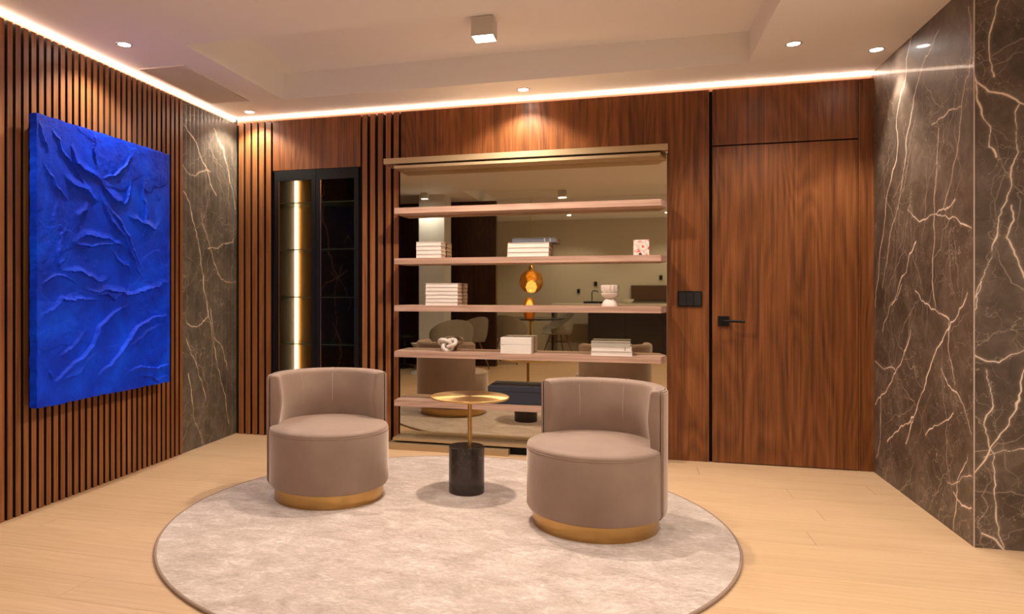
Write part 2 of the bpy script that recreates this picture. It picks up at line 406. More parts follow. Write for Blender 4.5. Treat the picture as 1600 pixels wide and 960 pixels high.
# ================================================================== ceiling with two recessed trays
T1 = (-2.60, .72, 3.75, 5.02); T2 = (-2.42, 1.3, -2.1, .55)
def ceiling_mesh():
    bm = bmesh.new()
    xs = sorted({-4.1, 3.7, T1[0], T1[1], T2[0], T2[1]}); ys = sorted({-4.3, 6.0, T1[2], T1[3], T2[2], T2[3]})
    def ht(i, j):
        if i < 0 or j < 0 or i >= len(xs)-1 or j >= len(ys)-1: return None
        cx, cy = (xs[i]+xs[i+1])/2, (ys[j]+ys[j+1])/2
        return H+.2 if any(t[0] < cx < t[1] and t[2] < cy < t[3] for t in (T1, T2)) else H
    def q(*p): bm.faces.new([bm.verts.new(v) for v in p])
    for i in range(len(xs)-1):
        for j in range(len(ys)-1):
            z = ht(i,j); x0,x1,y0,y1 = xs[i],xs[i+1],ys[j],ys[j+1]
            q((x0,y0,z),(x0,y1,z),(x1,y1,z),(x1,y0,z)); q((x0,y0,3.05),(x1,y0,3.05),(x1,y1,3.05),(x0,y1,3.05))
            zr = ht(i+1,j); zu = ht(i,j+1)
            if zr is not None and zr != z: q((x1,y0,z),(x1,y1,z),(x1,y1,zr),(x1,y0,zr))
            if zu is not None and zu != z: q((x0,y1,z),(x1,y1,z),(x1,y1,zu),(x0,y1,zu))
    bmesh.ops.remove_doubles(bm, verts=list(bm.verts), dist=1e-4); return bm
ceil_bm = ceiling_mesh(); me = bpy.data.meshes.new('ceiling'); ceil_bm.to_mesh(me); ceil_bm.free(); me.materials.append(M['ceiling'])
ceiling = struct(bpy.data.objects.new('ceiling', me)); C.objects.link(ceiling)

# ================================================================== back wall (Y = 5.49 backing, 5.46 veneer face)
FY, BY = 5.46, 5.49
bm = bmesh.new()
for x0,x1,z0,z1 in ((-3.6,-2.905,0,H), (-2.905,-2.16,2.225,H), (-2.16,.517,0,H), (.517,.538,0,H), (.538,3.7,0,H)):
    d = .02 if x0 == .517 else 0
    bm_box(bm, x0, x1, BY+d, 5.62, z0, z1)
wall_back = struct(obj('wall_back', bm, 'backing'))
PT = 2.655
def vpanel(x0, x1, z0, z1, name='panel'): return obj(name, box(x0, x1, FY, BY, z0, z1, .001), 'walnut', wall_back)
def shade_sides(o):  # paints gap shade: slat side faces take the dark backing colour
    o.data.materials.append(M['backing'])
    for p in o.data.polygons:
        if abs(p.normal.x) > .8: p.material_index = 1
for k in range(5): shade_sides(obj('slat', box(-3.25+k*.0645, -3.25+k*.0645+.047, FY-.004, BY, 0, PT, .0015), 'slat', wall_back))
for k in range(5): shade_sides(obj('slat', box(-2.121+k*.0672, -2.121+k*.0672+.042, FY-.004, BY, 0, PT, .0015), 'slat', wall_back))
vpanel(-2.928, -2.140, 2.234, PT); vpanel(-1.792, .5165, 0, PT)
vpanel(.5385, 1.4615, 2.256, PT); vpanel(1.478, 1.556, 0, PT)
vpanel(1.4645, 1.4765, 0, PT)
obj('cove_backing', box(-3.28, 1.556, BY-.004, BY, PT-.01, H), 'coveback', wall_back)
obj('light_strip', box(-3.27, 1.556, BY-.014, BY-.005, H-.016, H-.003), 'led', wall_back)
door = struct(obj('door_1', box(.5385, 1.4610, FY-.0, BY-.002, .006, 2.246, .001), 'walnut'))
hd = obj('door_handle', box(.575, .650, FY-.012, FY, .970, 1.042, .002), 'black', door); hd['label'] = 'black square door rosette'
obj('lever', tube([(.612,FY-.01,1.008),(.612,FY-.055,1.008),(.622,FY-.06,1.008),(.745,FY-.06,1.006)], .0085, 10), 'black', hd, True)
sw = thing('light_switch', 'black triple light switch plate on the walnut wall left of the door', 'switch', (.387, FY, 1.163))
obj('plate', box(-.082,.082,-.009,0,-.056,.056,.002), 'black', sw)
for k in range(3): obj('rocker', box(-.073+k*.05, -.073+k*.05+.046, -.0125, -.008, -.046, .046, .0015), 'blackmatte', sw)

# ================================================================== left wall, local frame: x along the wall from the corner towards the camera, y into the room
wall_left = struct(obj('wall_left', box(-.02, 3.95, -.19, -.034, 0, H), 'backing'))
ang = math.atan2(-2.5, .085); wall_left.location = (-3.285, 5.5, 0); wall_left.rotation_euler = (0, 0, ang)
s_ = .836
slat_me = None
while s_ < 3.9:
    if slat_me is None:
        o = obj('slat', box(0, .0355, -.034, .006, 0, PT, .0015), 'slat', wall_left); shade_sides(o); slat_me = o.data
    else:
        o = bpy.data.objects.new('slat', slat_me); C.objects.link(o); o.parent = wall_left
    o.location = (s_, 0, 0); s_ += .0545
obj('marble_core', box(0, .829, -.03, -.0055, 0, PT), 'backing', wall_left)
pl = marble_panel('marble_panel', .829, PT, VL, 'marble_l', wall_left, Matrix.Identity(4), 11, .0545, nrand=55, lean=(.35,-1))
pl['label'] = 'grey brown marble panel with slanting cream veins'
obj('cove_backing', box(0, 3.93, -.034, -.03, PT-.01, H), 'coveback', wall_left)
obj('light_strip', box(0, 3.4, -.03, -.018, H-.016, H-.003), 'led', wall_left)

# ================================================================== right marble pier and wall beside it
wall_right = struct(obj('wall_right', box(1.557, 3.7, 3.985, 5.60, 0, H), 'backing'))
RXm = Matrix(((0,0,0,1.555),(-1,0,0,5.488),(0,0,1,0),(0,0,0,1)))
RXm = Matrix.Translation((1.555, 5.488, 0)) @ Matrix.Rotation(-PI/2, 4, 'Z')
VRs = [[(a-.012, b) for a, b in v] for v in VR]
marble_panel('marble_panel', 1.508, H, VRs, 'marble', wall_right, RXm, 21, nrand=80, lean=(-.35,-1))
marble_panel('marble_panel', .62, H, VF, 'marble', wall_right, Matrix.Translation((1.555, 3.98, 0)), 31, nrand=26, lean=(-.3,-1))
marble_panel('marble_panel', 1.5, H, [], 'marble', wall_right, Matrix.Translation((2.178, 3.98, 0)), 41, 0, step=.012, nrand=20, lean=(-.3,-1))
m = mat('polished_arris', (190,165,150), .2); obj('edge_trim', box(1.5525, 1.5575, 3.9775, 3.9825, 0, H, .001), m, wall_right)

# ================================================================== the room behind, seen in the mirror
struct(obj('wall_front', box(-2.9, 3.7, -4.3, -4.15, 0, H), 'beige'))
wf = bmesh.new()
for y0, y1, z0, z1 in ((-4.15,3.98,0,.06),(-4.15,3.98,H-.1,H),(-4.15,-4.09,.06,H-.1),(-1.45,-1.39,.06,H-.1),(1.25,1.31,.06,H-.1),(3.92,3.98,.06,H-.1)): bm_box(wf, 3.62, 3.68, y0, y1, z0, z1)
struct(obj('fill_opening_1', wf, 'black'))  # unseen framed opening, added to let ambient light into the room
wr_ = struct(obj('wall_rear', box(-4.1, -2.16, -.80, -.67, 0, H), 'darkwood'))
for k in range(3): obj('panel', box(-4.0+k*.61, -4.0+k*.61+.60, -.67, -.652, .005, H-.01, .002), 'darkwood', wr_)
struct(obj('wall_partition', box(-2.9, -2.8, -4.15, -.80, 0, H), 'beige'))
struct(obj('wall_west', box(-4.15, -4.05, -.67, 1.6, 0, H), 'darkwood'))
struct(obj('wall_return', box(-4.15, -3.36, 1.50, 1.62, 0, H), 'darkwood'))
struct(obj('trim_1', box(-3.17, -2.77, -.1, .32, 0, H), 'column'))['label'] = 'pale square column'

# ================================================================== lamps
def spot_light(parent, z, power, size=128, rad=.035, col=WARM, loc=(0,0)):
    ld = bpy.data.lights.new('lamp_light', 'SPOT'); ld.energy = power; ld.color = col; ld.spot_size = math.radians(size); ld.spot_blend = .5; ld.shadow_soft_size = rad
    lo = bpy.data.objects.new('lamp_light', ld); C.objects.link(lo); lo.parent = parent; lo.location = (loc[0], loc[1], z)
def downlight(x, y, label, power=SPOT_W, group='recessed ceiling downlights', size=128):
    t = thing('recessed_downlight', label, 'downlight', (x, y, H), 0, group)
    obj('trim_ring', lathe([(.034,-.001),(.036,-.004),(.047,-.0045),(.049,-.001),(.049,0)], 32), 'lampwhite', t, True)
    obj('lens', lathe([(0,-.003),(.034,-.003),(.034,-.001)], 32), 'lens', t)
    spot_light(t, -.012, power, size)
downlight(-2.94, 3.64, 'round recessed downlight above the blue painting')
downlight(-3.05, 5.29, 'round recessed downlight in the far left ceiling corner beside the marble strip')
downlight(-.78, 5.25, 'round recessed downlight above the middle of the shelf wall')
downlight(.92, 4.72, 'round recessed downlight in front of the walnut door')
downlight(1.43, 4.97, 'round recessed downlight in the right corner beside the marble wall', size=84)
for x, y, l in ((-2.9,2.3,'beside the near end of the slatted wall'), (-.8,3.2,'in front of the recessed tray on its left half'), (.95,3.0,'in front of the recessed tray on its right side'),
    (.9,2.1,'above the middle of the room between the two trays'), (1.1,1.2,'right of the middle between the two trays'), (2.6,2.4,'near the added side opening'), (2.5,-.8,'near the added side opening beside the dining end'),
    (-1.2,-3.2,'over the dining end on the left of the kitchen counter'), (.6,-3.2,'over the kitchen counter')):
    downlight(x, y, 'added round fill downlight ' + l, group='added fill downlights out of frame')  # extra downlights added to bring fill light into the room
def box_lamp(x, y, label, power, z=H+.2, w_=.068, h=.12, lens='lensbox', lc=(1,.86,.72)):
    t = thing('ceiling_box_lamp', label, 'lamp', (x, y, z))
    bm = bmesh.new()
    for a in ((-w_,w_,-w_,-w_+.004),(-w_,w_,w_-.004,w_),(-w_,-w_+.004,-w_+.004,w_-.004),(w_-.004,w_,-w_+.004,w_-.004)): bm_box(bm, *a, -h, -.004)
    bm_box(bm, -w_+.004, w_-.004, -w_+.004, w_-.004, -.03, -.004)
    obj('housing', bm, 'lampwhite', t)
    obj('mount_plate', box(-w_+.006, w_-.006, -w_+.006, w_-.006, -.004, 0), 'blade', t)
    obj('diffuser', box(-w_+.004, w_-.004, -w_+.004, w_-.004, -h+.002, -h+.006), lens, t)
    spot_light(t, -h-.006, power, 140, .05, lc)
box_lamp(-.89, 4.36, 'white cube ceiling lamp hanging in the recessed tray above the side table', BOX_W)
box_lamp(-1.14, -1.2, 'small cube ceiling lamp of the rear tray reflected in the mirror', 70)
box_lamp(1.0, -1.2, 'added cube fill lamp of the rear tray over the kitchen side', 70)  # extra lamp outside the mirror view, added for fill light
box_lamp(-3.02, .52, 'small square ceiling spot lighting the pale column in the mirror', 26, H, .05, .09, lc=(.95,.97,1.0))
# air vent
t = thing('ceiling_vent', 'long grey air vent grille in the ceiling above the slatted wall', 'vent', (-3.01, 4.515, H), math.radians(1.5))
def vent_frame():
    bm = bmesh.new(); w_, l = .17, .445
    for a in ((-w_,w_,-l,-l+.022),(-w_,w_,l-.022,l),(-w_,-w_+.022,-l+.022,l-.022),(w_-.022,w_,-l+.022,l-.022)): bm_box(bm, *a, -.008, 0)
    return bm
obj('frame', vent_frame(), 'grey', t); obj('backing', box(-.15,.15,-.425,.425,-.002,-.0005), 'blade', t)
for k in range(26):
    bm = box(-.0056,.0056,-.423,.423,-.001,.001); o = obj('blade', bm, 'grey', t); o.location = (-.142+k*.01136, 0, -.0045); o.rotation_euler = (0, .15, 0)

# ================================================================== painting
t = thing('blue_painting', 'large deep blue impasto canvas hanging on the slatted wall', 'painting', (-3.285, 5.5, 0), ang)
def canvas_mesh():
    s0, s1, z0, z1 = 1.135, 2.345, .582, 2.182; st = .0045
    nx, ny = int((s1-s0)/st), int((z1-z0)/st)
    gx, gy = np.meshgrid(np.linspace(s0, s1, nx+1), np.linspace(z0, z1, ny+1), indexing='ij')
    h = (fbm(gx, gy, 3, 5, 3)-.5)*.005 + (fbm(gx+.03*fbm(gx,gy,6,2,9), gy*.45, 26, 3, 14)-.5)*.004
    wx = gx + (fbm(gx, gy, 14, 3, 50)-.5)*.028; wy = gy + (fbm(gx, gy, 14, 3, 70)-.5)*.028
    r = np.random.default_rng(4)
    for pts, w_ in STROKES:
        p = roughen(pts, .05, 3, r); S = np.ones(gx.shape); D, T = seg_dist(wx, wy, p, .16, S)
        w_ = w_*(1.0+.7*(fbm(gx, gy, 11, 2, 90)-.5))
        e = np.sqrt(np.clip(np.sin(PI*np.clip(T, .01, .99)), 0, 1)); near = D < 8
        d = np.clip(D, 0, 1); soft = np.exp(-(d/(w_*1.7))**2); hard = np.exp(-(d/(w_*.42))**4)
        A = .008+.40*w_
        ridge = np.where(S > 0, soft, hard)*A*e*(.8+.4*fbm(gx, gy, 30, 2, 21))
        lip = np.exp(-((d*S+w_*.1)/(w_*.22))**2)*A*.35*e
        h = np.maximum(h, (ridge+lip)*near+h*.6)
    pal = np.clip(fbm(gx, gy*1.3, 2.3, 4, 33)-.52, 0, 1); h += np.where(pal > 0, .003+pal*.02, 0)*np.clip(fbm(gx,gy,30,2,5)+.3,0,1)
    edge = np.minimum(np.minimum(gx-s0, s1-gx), np.minimum(gy-z0, z1-gy)); h *= np.clip(edge/.012, .15, 1)
    # slightly ragged paint at the canvas edges
    rag = (fbm(gx, gy, 25, 2, 8)-.4)*.010
    gx2 = gx + np.where(gx == s0, -rag, 0) + np.where(gx == s1, rag, 0); gy2 = gy + np.where(gy == z1, rag*1.2, 0) - np.where(gy == z0, rag*1.2, 0)
    yy = .095 + np.clip(h, -.004, .05)
    co = np.stack([gx2, yy, gy2], -1); idx = np.arange((nx+1)*(ny+1)).reshape(nx+1, ny+1)
    q = np.stack([idx[:-1,:-1], idx[:-1,1:], idx[1:,1:], idx[1:,:-1]], -1).reshape(-1,4)
    verts = co.reshape(-1,3); n0 = len(verts)
    ring = list(idx[:,0]) + list(idx[-1,1:]) + list(idx[-2::-1,-1]) + list(idx[0,-2:0:-1])
    bk = verts[ring].copy(); bk[:,1] = .047
    verts = np.vstack([verts, bk]); n = len(ring)
    side = np.array([[ring[i], ring[(i+1)%n], n0+(i+1)%n, n0+i] for i in range(n)])
    q = np.vstack([q, side])
    me = bpy.data.meshes.new('painted_canvas'); me.vertices.add(len(verts)); me.vertices.foreach_set('co', verts.ravel())
    me.loops.add(q.size); me.loops.foreach_set('vertex_index', q.ravel())
    me.polygons.add(len(q)); me.polygons.foreach_set('loop_start', np.arange(0, q.size, 4)); me.polygons.foreach_set('loop_total', np.full(len(q), 4))
    me.update(); me.validate(); me.polygons.foreach_set('use_smooth', [True]*len(me.polygons)); me.materials.append(M['blue'])
    try: me.set_sharp_from_angle(angle=math.radians(60))
    except Exception: pass
    return me
o = bpy.data.objects.new('painted_canvas', canvas_mesh()); C.objects.link(o); o.parent = t
obj('stretcher', box(1.18, 2.30, .0065, .07, .63, 2.13), 'backing', t)

# ================================================================== display cabinet built into the back wall
t = thing('display_cabinet', 'tall black framed glass display cabinet set in the walnut wall', 'cabinet', (-2.5325, FY, 0))
hw = .3775
bm = bmesh.new(); D_ = .36
bm_box(bm, -hw+.008, -hw+.02, .005, D_, .02, 2.22); bm_box(bm, hw-.02, hw-.008, .005, D_, .02, 2.22)
bm_box(bm, -hw+.02, hw-.02, .005, D_, 2.205, 2.22); bm_box(bm, -hw+.02, hw-.02, .005, D_, .02, .04)
obj('carcass', bm, 'blackmatte', t)
bz = mat('bronze_lining', (176,138,84), .38, metal=.5)
obj('back_panel', box(-hw+.02, -.155, D_-.012, D_, .04, 2.205), bz, t)['label'] = 'bronze back lining'
def stone():
    bm = box(-.155, hw-.02, D_-.012, D_, .04, 2.205); return bm
obj('back_panel', stone(), 'cabstone', t)
st_v = [[(.06,2.1),(.10,1.7),(.165,1.36),(.20,1.30)],[(.20,1.30),(.17,1.12),(.19,.95),(.15,.7)],[(.20,1.30),(.27,1.2),(.30,1.02)],[(.20,1.30),(.29,1.36)],[(.20,1.30),(.10,1.26),(.05,1.2)],[(.26,1.6),(.30,1.66),(.33,1.6)],[(.16,.9),(.22,.7),(.18,.4)],[(.20,1.30),(.13,1.34)],[(.20,1.30),(.24,1.40)]]
marble_panel('stone_face', .5110, 2.16, st_v, 'cabstone', t, Matrix.Translation((-.1545, D_-.014, .042)), 61, 0, step=.005, nrand=10)
glass = mat('cabinet_glass', (150,140,130), .02, **{'Transmission Weight': 1.0, 'IOR': 1.12})
M['glassedge'] = mat('glass_edge', (190,225,195), .2); gs = mat('shelf_glass', (190,215,190), .12, **{'Transmission Weight': .75, 'IOR': 1.45})
for side in (-1, 1):
    x0, x1 = (-hw, -.002) if side < 0 else (.002, hw)
    bm = bmesh.new(); f_ = .038; z0, z1 = .006, 2.229; yf = -.006
    bm_box(bm, x0, x0+f_, yf, .018, z0, z1); bm_box(bm, x1-f_, x1, yf, .018, z0, z1)
    bm_box(bm, x0+f_, x1-f_, yf, .018, z1-.085, z1); bm_box(bm, x0+f_, x1-f_, yf, .018, z0, z0+.085)
    d = obj('door', bm, 'black', t)
    gl = obj('glass_pane', box(x0+f_, x1-f_, .004, .008, z0+.085, z1-.085), glass, d)
    obj('gold_trim', box(x0+f_, x0+f_+.007, -.004, .010, z0+.085, z1-.085), 'gold', d)
for z in (.385, .775, 1.17, 1.57, 1.965):
    obj('glass_shelf', box(-hw+.021, hw-.021, .048, D_-.015, z-.005, z+.003), gs, t); obj('shelf_edge', box(-hw+.021, hw-.021, .045, .048, z-.005, z+.003), 'glassedge', t)
cl = mat('cabinet_led', (255,220,160), .5, emit=(1,.74,.40), es=9)
for i, (z0, z1) in enumerate(((.05,.379),(.389,.769),(.779,1.164),(1.174,1.564),(1.574,1.959),(1.969,2.2))):
    obj('light_strip', box(-.356, -.330, D_-.040, D_-.018, z0, z1), cl, t)

# ================================================================== shelf unit on the mirror
t = thing('wall_shelf_unit', 'wide shelf unit of limed wood boards on a bronze mirror between champagne metal rails', 'shelf unit', (-.78, FY, 0))
X0, X1 = -.78-1.795, 0
def tx(x): return x+.78
MY = -.03
obj('mirror_panel', box(tx(-1.79), tx(.230), MY, -.001, .085, 2.20, .001), 'mirror', t)['label'] = 'bronze tinted mirror back'
def board(z0, z1, xl, xr, xlb, xrb, yf, name, m): return obj(name, prism([(tx(xl),yf),(tx(xr),yf),(tx(xrb),MY-.0005),(tx(xlb),MY-.0005)], z0, z1, .0015), m, t)
YF = 5.245-FY
for zt in (1.862, 1.473, 1.110, .757, .380): board(zt-.046, zt, -1.777, .183, -1.785, .226, YF, 'shelf', 'shelfwood')
board(2.165, 2.187, -1.78, .177, -1.787, .226, YF, 'shelf', 'satinbrass')['label'] = 'champagne metal top board'
obj('top_rail', box(tx(-1.864), tx(.228), YF, -.002, 2.202, 2.246, .0015), 'satinbrass', t)
board(.062, .084, -1.80, .177, -1.80, .226, YF+.03, 'shelf', 'satinbrass')['label'] = 'champagne metal bottom board'
obj('bottom_rail', box(tx(-1.83), tx(-.888), YF-.01, -.03, .0, .048, .0015), 'satinbrass', t)
obj('plinth', box(tx(-1.79), tx(.22), -.14, -.002, .0, .061), 'black', t)
obj('rail_screw', tube([(tx(.222),YF+.02,2.19),(tx(.222),YF+.035,2.19)], .007, 10), 'silver', t, True)

# ---- things on the shelves
SY = 5.262
def book(x0, x1, z, h, label, cov='whitebook', y0=SY, d=.155, jx=0, jy=0, group=None, name='book', bands=None):
    t = thing(name, label, 'book', ((x0+x1)/2+jx, y0+jy, z), 0, group); w_ = (x1-x0)/2
    bm = bmesh.new(); c = .0028
    bm_box(bm, -w_, w_, 0, d, 0, c, .0006); bm_box(bm, -w_, w_, 0, d, h-c, h, .0006); bm_box(bm, -w_+.001, w_-.001, .0035, .0055, c, h-c)
    obj('cover', bm, cov, t); obj('pages', box(-w_+.003, w_-.003, .0055, d-.003, c, h-c), 'pages', t)
    if bands:
        for b in bands: obj('spine_band', box(b, b+.008, .002, .0035, .003, h-.003), 'silver', t)
    return t
m = M['pages'] = mat('book_pages', (196,170,148), .85); tt = NT(m); geo = tt.n('ShaderNodeNewGeometry')
tt.l(tt.ramp(tt.noise(tt.mapv(geo.outputs['Position'], (2,2,400)), 3, 2), [(.35, (160,130,108)), (.65, (214,190,168))]), tt.b.inputs['Base Color'])
ordn = ['lowest', 'second', 'third', 'fourth', 'fifth', 'topmost']
# second board from the top: low white block of four at the left
for k in range(4):
    n_ = ['lowest', 'second from below', 'third from below', 'topmost'][k]
    book(-1.606, -1.408, 1.473+k*.0312, .0308, f'white book, {n_} of four in the small left stack beside the mirror edge', jx=(0,.001,-.001,0)[k], group='white books at the upper left', d=.15)
for k in range(3):
    n_ = ['lowest', 'middle', 'topmost'][k]
    book(-.902, -.597, 1.473+k*.0345, .0335, f'wide white book, {n_} of the three under the dark grey volume', jx=(0,.0015,.004)[k], group='wide white books upper middle', d=.165)
book(-.868, -.545, 1.473+.1037, .034, 'dark grey book with two silver spine bands lying on the wide white books', 'greycover', jy=.012, bands=(.075,.115), d=.16)
# third board: six books
for k in range(6):
    book(-1.531, -1.278, 1.110+k*.0283, .0278, f'white book, {["lowest","second from below","third from below","fourth from below","fifth from below","topmost"][k]} of six in the tall stack beside the column reflection', jx=((k*7)%3-1)*.0015, group='six white books at the left', d=.16)
# fourth board right: three books
for k in range(3):
    book(-.295+k*.0, -.010-.006*k, .757+k*.034, .0325, ['white book, lowest of three at the right, above the armchair', 'white book with a grey spine label, middle of three at the right above the armchair', 'pale grey book, topmost of three at the right above the armchair'][k], 'whitebook' if k < 2 else 'shell', jx=(0,.002,.0)[k], group='books above the right armchair', d=.15, bands=(.09,) if k == 1 else None)
# white lidded box
t = thing('white_box', 'white wooden lidded box on the fourth board in the middle', 'box', (-.8375, SY, .757))
obj('body', box(-.114,.114,0,.155,0,.066,.0015), 'whitebook', t); obj('lid', box(-.114,.114,0,.155,.0675,.118,.0015), 'whitebook', t)
obj('hinge', box(-.104,-.099,-.001,0,.058,.066), 'greycover', t)
# navy box
t = thing('navy_box', 'large dark navy lidded box on the lowest board behind the side table', 'box', (-.84, SY+.0, .380))
obj('body', box(-.205,.235,0,.16,0,.094,.002), 'navy', t); obj('lid', box(-.207,.237,-.002,.162,.095,.132,.002), 'navy', t)
# patterned box
def flower_mat():
    m = mat('flower_print', (235,225,215), .4); t = NT(m); tc = t.n('ShaderNodeTexCoord'); sp = t.n('ShaderNodeSeparateXYZ'); t.l(tc.outputs['Object'], sp.inputs[0])
    def dist(cx, cz): 
        a = t.math('SUBTRACT', sp.outputs[0], cx); b = t.math('SUBTRACT', sp.outputs[2], cz)
        return t.math('SQRT', t.math('ADD', t.math('MULTIPLY', a, a), t.math('MULTIPLY', b, b)))
    base = t.ramp(t.noise(tc.outputs['Object'], 26, 3, .5, 1.2), [(.38, (222,66,88)), (.45, (236,214,202)), (.6, (240,232,224)), (.66, (214,120,124))])
    nz = t.math('MULTIPLY', t.noise(tc.outputs['Object'], 40, 2), .016)
    d = t.math('ADD', dist(.012,.060), nz)
    f = t.math('LESS_THAN', d, .042); col = t.mix(f, base, (216,204,192))
    col = t.mix(t.math('LESS_THAN', d, .030), col, (236,226,214)); col = t.mix(t.math('LESS_THAN', d, .0185), col, (226,104,104))
    d2 = t.math('ADD', dist(-.006,.006), nz); col = t.mix(t.math('LESS_THAN', d2, .018), col, (48,62,44))
    t.l(col, t.b.inputs['Base Color']); return m
t = thing('patterned_box', 'small square box with pink and white flower print on the second board', 'box', (.051, SY, 1.473))
obj('body', box(-.053,.053,0,.07,0,.108,.001), flower_mat(), t)
# goblet sculpture
t = thing('goblet_sculpture', 'cream goblet sculpture of stacked bowls with a fluted rim', 'sculpture', (-.168, SY+.07, 1.110))
obj('foot', lathe([(0,0),(.056,0),(.055,.01),(.047,.030),(.034,.048),(.028,.056),(0,.056)], 48), 'plaster', t, True)
obj('bowl', lathe([(0,.056),(.024,.056),(.044,.064),(.056,.078),(.060,.094),(.055,.096),(.03,.093),(0,.092)], 48), 'plaster', t, True)
obj('fluted_rim', lathe([(0,.093),(.030,.094),(.048,.102),(.056,.118),(.057,.150),(.050,.153),(.040,.150),(.035,.12),(0,.115)], 120, scal=lambda a: 1+.075*math.cos(12*a)), 'plaster', t, True)
# knot
t = thing('knot_sculpture', 'white ceramic loop knot on the fourth board at the left', 'sculpture', (-1.375, SY+.075, .757))
pts = []
for i in range(120):
    a = 2*PI*i/120; r_ = .036*(1.15+.62*math.cos(1.5*a*2))
    x_ = (math.sin(a)+2*math.sin(2*a))*.0225; z_ = (math.cos(a)-2*math.cos(2*a))*.0165; y_ = -math.sin(3*a)*.022
    pts.append((x_*1.08, y_, z_+.0555))
obj('loop', tube(pts, .0155, 12, True), 'knot', t, True)

# ================================================================== rug
rug = thing('round_rug', 'large round mottled beige rug under the two armchairs', 'rug', (-.96, 3.685, 0)); RR = 1.44
obj('pile', lathe([(0,.002),(RR-.006,.002),(RR-.006,.013),(RR*.8,.0145),(RR*.4,.0145),(0,.0145)], 180), 'rug', rug, True)
obj('binding', tube([((RR)*math.cos(2*PI*i/180), (RR)*math.sin(2*PI*i/180), .0075) for i in range(180)], .0075, 10, True), 'rugedge', rug, True)

# ================================================================== armchairs
RZ = .015
def sweep(sec, a0, a1, n, endr=0.0):
    """sec: closed list of (r,z); swept about Z from a0 to a1, rounded ends"""
    bm = bmesh.new(); rc = sum(p[0] for p in sec)/len(sec); zc = sum(p[1] for p in sec)/len(sec); rings = []
    steps = []
    if endr:
        for k in range(6): th = PI/2*k/6; steps.append((a0+(1-math.sin(th))*endr/rc, math.sin(th)))
        steps = [(a0+endr/rc*(1-math.cos(PI/2*k/6)), 1-endr/ .06*(1-math.sin(PI/2*k/6))*.8) for k in range(6)]
    mid = [(a0+(endr/rc)+(a1-a0-2*endr/rc)*k/n, 1.0) for k in range(n+1)]
    tail = [(a0+a1-a, s) for a, s in steps][::-1]
    for a, s in steps+mid+tail:
        ring = []
        for r_, z in sec:
            rr = rc+(r_-rc)*s; zz = zc+(z-zc)*(1-(1-s)*.25); ring.append(bm.verts.new((rr*math.cos(a), rr*math.sin(a), zz)))
        rings.append(ring)
    m_ = len(sec)
    for A, B in zip(rings, rings[1:]):
        for k in range(m_): bm.faces.new((A[k], A[(k+1)%m_], B[(k+1)%m_], B[k]))
    bm.faces.new(rings[0]); bm.faces.new(rings[-1][::-1]); return bm
def rounded(pts, rad, n=4):
    out = []; L = len(pts)
    for i in range(L):
        p0, p, p1 = Vector((*pts[i-1],0)), Vector((*pts[i],0)), Vector((*pts[(i+1)%L],0)); rr = rad[i] if isinstance(rad, (list,tuple)) else rad
        a = p+(p0-p).normalized()*rr; b = p+(p1-p).normalized()*rr
        for k in range(n+1):
            s = k/n; q = a*(1-s)**2+p*2*s*(1-s)+b*s*s; out.append((q.x, q.y))
    return out
def armchair(label, x, y, face, seams):
    t = thing('swivel_armchair', label, 'armchair', (x, y, RZ), face, 'taupe velvet armchairs')   # faces local +x
    obj('base', lathe([(0,0),(.316,0),(.318,.003),(.318,.074),(0,.074)], 96), 'brass_base', t, True)
    dr = [(0,.074),(.315,.074),(.340,.082),(.349,.098),(.349,.385),(.347,.392)]
    seat = obj('seat_base', lathe(dr+[(.335,.394),(0,.394)], 96), 'velvet', t, True)
    obj('seat_cushion', lathe([(0,.394),(.335,.394),(.3465,.3965),(.3475,.402),(.344,.412),(.330,.421),(.29,.428),(.18,.436),(0,.440)], 96), 'velvet', t, True)
    obj('piping', tube([(.3465*math.cos(2*PI*i/96), .3465*math.sin(2*PI*i/96), .3935) for i in range(96)], .003, 8, True), 'velvet', seat, True)
    hb = math.radians(84); a0, a1 = PI-hb, PI+hb
    shell = rounded([(.349,.112),(.369,.112),(.372,.698),(.349,.704)], [.003,.006,.008,.006])
    shell = rounded([(.322,.076),(.345,.078),(.3605,.105),(.3625,.700),(.351,.703),(.350,.112)], [.002,.008,.010,.005,.003,.01])
    sh = obj('back_shell', sweep(shell, a0, a1, 72), 'velvet', t, True)
    pad = rounded([(.292,.408),(.3485,.402),(.350,.690),(.343,.718),(.290,.714),(.270,.56)], [.02,.01,.008,.012,.025,.05])
    bp = obj('back_cushion', sweep(pad, a0-.01, a1+.01, 72, .03), 'velvet', t, True)
    arc = lambda r_, z, a_, b_: [(r_*math.cos(a_+(b_-a_)*i/60), r_*math.sin(a_+(b_-a_)*i/60), z) for i in range(61)]
    path = [(.352*math.cos(a0), .352*math.sin(a0), z) for z in (.12,.3,.5,.66,.695)]+arc(.3525,.7065,a0+.02,a1-.02)+[(.352*math.cos(a1), .352*math.sin(a1), z) for z in (.695,.66,.5,.3,.12)]
    obj('piping', tube(path, .0032, 8), 'velvet', sh, True)
    for s in seams:
        a = math.radians(s); r_ = lambda z: .2725 if .5 < z < .62 else .28
        pth = [((rr-.0)*math.cos(a), (rr-.0)*math.sin(a), z) for rr, z in ((.292,.43),(.284,.48),(.2755,.53),(.2735,.57),(.2765,.62),(.2835,.67),(.292,.700),(.305,.7155),(.335,.7185))]
        obj('seam', tube(pth, .0020, 6), 'thread', bp, True)
    return t
armchair('taupe velvet tub armchair on the left beside the glass cabinet', -1.732, 3.921, math.radians(-56), (166, 207))
armchair('taupe velvet tub armchair on the right, turned towards the side table', -.195, 3.811, math.radians(-118), (178, 228))

